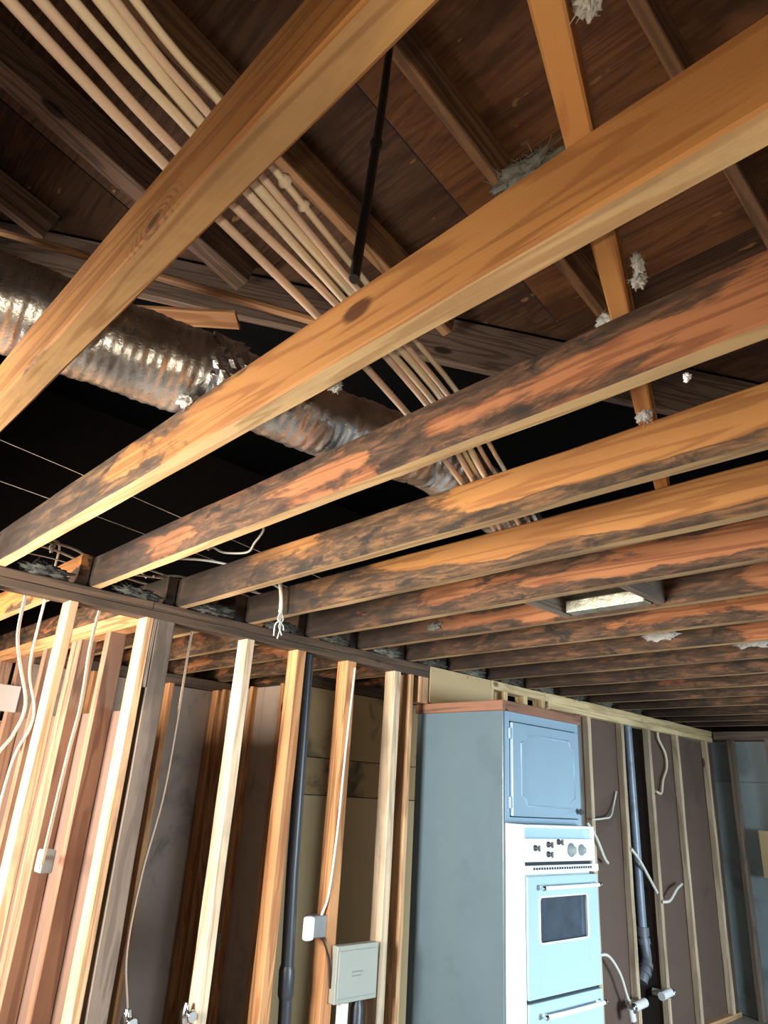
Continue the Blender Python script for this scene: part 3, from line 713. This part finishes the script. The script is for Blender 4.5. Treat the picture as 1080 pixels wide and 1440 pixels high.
wire([(.887, 3.25, .75), (.90, 3.27, .55), (.945, 3.3, .428), (1.01, 3.3, .258), (.99, 3.3, .13), (.94, 3.3, .02), (.90, 3.3, -.25), (.88, 3.3, -.6)], .007, 'cable_white', 'white cable hanging in a bulge in the leftmost stud bay', 'cables hanging in the left stud wall')
wire([(.97, 3.25, .75), (.99, 3.3, .42), (1.045, 3.3, .26), (1.05, 3.3, .16), (1.01, 3.3, .0), (1.0, 3.3, -.5)], .006, 'cable_white', 'second white cable beside the bulging one in the leftmost bay', 'cables hanging in the left stud wall')
wire([(1.22, 3.25, .75), (1.228, 3.3, .555), (1.242, 3.3, .285), (1.232, 3.3, .073), (1.222, 3.3, -.319), (1.33, 3.6, -.37), (1.385, 3.78, -.38)], .008, 'cable', 'cream cable hanging between the two brightest studs at left', 'cables hanging in the left stud wall')
wire([(1.70, 3.25, .74), (1.70, 3.26, .60), (1.71, 3.28, .2), (1.70, 3.28, -.1), (1.66, 3.28, -.4), (1.65, 3.28, -.7), (1.665, 3.22, -.9)], .006, 'cable_pink', 'thin wire running down right of the grey corner post to the valve', 'cables hanging in the left stud wall')
wire([(2.70, D-.006, .66), (2.675, D-.007, .2), (2.66, D-.007, -.2), (2.64, D+.0, -.5), (2.62, D+.02, -.60)], .006, 'cable_white', 'white cable stapled down a stud to the white switch', 'cables hanging in the left stud wall')
wire([(2.62, D-.005, -.70), (2.67, D-.012, -.80), (2.69, D-.01, -.92)], .005, 'black_cable', 'dark wire curling from the switch box to the panel box')
rnd = random.Random(77)
for i in range(9):
    x, y = rnd.uniform(.80, 2.2), rnd.uniform(3.30, 3.62); a = rnd.uniform(-.5, .7); l = rnd.uniform(.10, .28)
    z = .93 + .012*i
    wire([(x-l*math.cos(a), y-l*math.sin(a)*.6, z), (x, y, z+rnd.uniform(.01, .05)), (x+l*math.cos(a), y+l*math.sin(a)*.6, z+rnd.uniform(-.01, .04))],
         rnd.uniform(.003, .006), 'cable_old' if i % 3 else 'cable_white', 'dusty wire scrap in the litter behind the left wall plate', 'wire scraps behind the left plate', 'wire_scrap', 6)
# frayed cable end hanging below the fourth joist
hw = empty('frayed_cable', (1.9, 2.79, .66), 'cream cable end with frayed twisted wires hanging by the left plate', 'cable')
MB().tube(smooth([(1.87, 2.81, 1.02), (1.885, 2.80, .93), (1.897, 2.79, .86), (1.90, 2.785, .80), (1.898, 2.785, .775)], 5), .0105, 8).build('sheath', M['cable'], hw)
for k, (dx, dz) in enumerate(((-.030, -.115), (-.008, -.125), (.014, -.105), (.022, -.08))):
    MB().tube(smooth([(1.898+.003*k, 2.785, .78), (1.90+dx*.3+.012*(-1)**k, 2.78, .74), (1.90+dx*.5-.010*(-1)**k, 2.78, .71), (1.90+dx, 2.775, .77+dz)], 5), .0034, 6).build('bare_wire', M['cable_white'], hw)
wire([(6.44, D+.03, .66), (6.45, D+.03, .60), (6.56, D+.03, .48), (6.56, D+.03, .36), (6.47, D+.03, .25), (6.40, D+.02, .14), (6.30, D+.02, .15)], .012, 'cable', 'cream cable hanging in a loop from the right wall plate')
wire([(5.20, D+.0, -.10), (5.36, D-.01, -.087), (5.48, D, -.07), (5.58, D+.03, -.0), (5.66, D+.04, .12)], .007, 'cable_white', 'thin white wire curving up right of the cabinet door')
wire([(5.10, D-.02, -.12), (5.20, D-.03, -.22), (5.32, D-.02, -.36), (5.40, D, -.40)], .012, 'cable_white', 'white cable curling out beside the oven control panel')
wire([(5.75, D-.01, -.30), (5.85, D-.02, -.38), (6.0, D-.02, -.52), (6.13, D-.01, -.63)], .012, 'cable_white', 'thick white cable slanting across the vent pipe')
wire([(6.20, D-.01, -.70), (6.30, D-.03, -.69), (6.44, D-.03, -.61), (6.58, D-.01, -.58)], .012, 'cable_white', 'thick white cable end right of the slanted one')
wire([(5.15, D-.04, -.98), (5.28, D-.04, -1.0), (5.42, D-.04, -1.12), (5.52, D-.03, -1.27), (5.56, D-.03, -1.32)], .011, 'cable_white', 'pale hose drooping from beside the oven to the stub pipe')

# ------------------------------------------------------------------ loose insulation and dust
def clump(c, size, mat, label, seed, fibers=60, group=None, name='insulation_clump', cat='insulation'):
    rnd = random.Random(seed); m = MB(); c = Vector(c); sz = Vector(size)
    bm = bmesh.new(); bmesh.ops.create_icosphere(bm, subdivisions=4, radius=1)
    off = Vector((rnd.random()*40, rnd.random()*40, rnd.random()*40))
    for v in bm.verts:
        k = .75 + .45*mnoise.noise(v.co*1.8+off) + .40*mnoise.noise(v.co*4.5+off) + .25*mnoise.noise(v.co*11+off)
        v.co = Vector((v.co.x*sz.x*k, v.co.y*sz.y*k, v.co.z*sz.z*k))
    bm.verts.index_update()
    m.add([c+v.co for v in bm.verts], [[q.index for q in f.verts] for f in bm.faces], 0, True); bm.free()
    for _ in range(int(fibers*.8)):
        d = Vector((rnd.gauss(0, 1), rnd.gauss(0, 1), rnd.gauss(0, 1))).normalized()
        p = c + Vector((d.x*sz.x, d.y*sz.y, d.z*sz.z))*rnd.uniform(.5, .85)
        e = d*min(size)*rnd.uniform(.1, .32) + Vector((rnd.gauss(0, 1), rnd.gauss(0, 1), rnd.gauss(0, 1)))*min(size)*.4
        m.tube([p, p+e*.6+Vector((0, 0, rnd.uniform(-.2, .2)*min(size))), p+e], [min(size)*.045, min(size)*.035, min(size)*.02], 3)
    return props(m.build(name, M[mat]), label, cat, group)
G1 = 'loose insulation tufts on the joists and brace'
clump((.72, .50, .945), (.028, .08, .034), 'insul_gray', 'grey-green insulation lump on the second joist beside the brace', 1, 160, G1)
clump((.548, .285, .96), (.022, .022, .05), 'insul', 'white insulation tuft on the brace at the top picture edge', 2, 60, G1)
clump((.98, .448, .905), (.010, .012, .030), 'insul', 'stringy white insulation hanging beside the brace, upper strand', 3, 45, G1)
clump((1.045, .478, .925), (.018, .016, .022), 'insul', 'white insulation tuft below the stringy strand beside the brace', 4, 60, G1)
clump((1.14, .60, .945), (.016, .022, .022), 'insul', 'small insulation tuft left of the brace above the third joist', 5, 45, G1)
clump((.775, 1.03, .79), (.014, .020, .014), 'insul', 'small pale tuft under the second joist beside the cables', 6, 45, G1)
clump((.70, 1.56, .925), (.03, .04, .02), 'insul', 'white fluff at the duct joint above the second joist', 7, 70, G1)
clump((1.185, .467, .772), (.006, .009, .011), 'plastic_white', 'tiny white bit stuck under the third joist', 8, 12, G1)
clump((1.50, .705, .92), (.016, .022, .03), 'insul', 'grey fluff on the brace above the fourth joist', 9, 45, G1)
clump((3.532, 1.68, .85), (.008, .10, .035), 'insul', 'white insulation patch on the face of the ninth joist', 10, 70, G1)
clump((3.95, 1.37, .86), (.012, .10, .04), 'insul', 'grey-white insulation patch on the tenth joist at right edge', 11, 70, G1)
clump((2.73, 2.55, .84), (.008, .06, .03), 'insul_gray', 'grey dusty tuft on a joist above the left wall end', 12, 60, G1)
clump((.985, 3.38, .975), (.016, .016, .030), 'insul', 'white rag-like tuft behind the plate beside the second joist', 13, 45, G1)
G2 = 'dark dusty insulation along the wall plates'
ORD += ['twelfth', 'thirteenth', 'fourteenth', 'fifteenth']
for i in range(4, 17):
    xm = (JX[i]+JX[i-1])/2
    if i < 9:
        clump((xm-.02, 3.16, .80), (.13, .05, .035), 'insul_dark', 'dark dusty insulation on the left plate between the %s and %s joists' % (ORD[i-1], ORD[i]), 30+i, 120, G2)
    else:
        clump((xm, 3.16, .80), (.14, .045, .035), 'insul_gray' if i % 2 else 'insul_dark', 'fuzzy grey insulation on the right plate between the %s and %s joists' % (ORD[i-1], ORD[i]), 30+i, 140, G2)
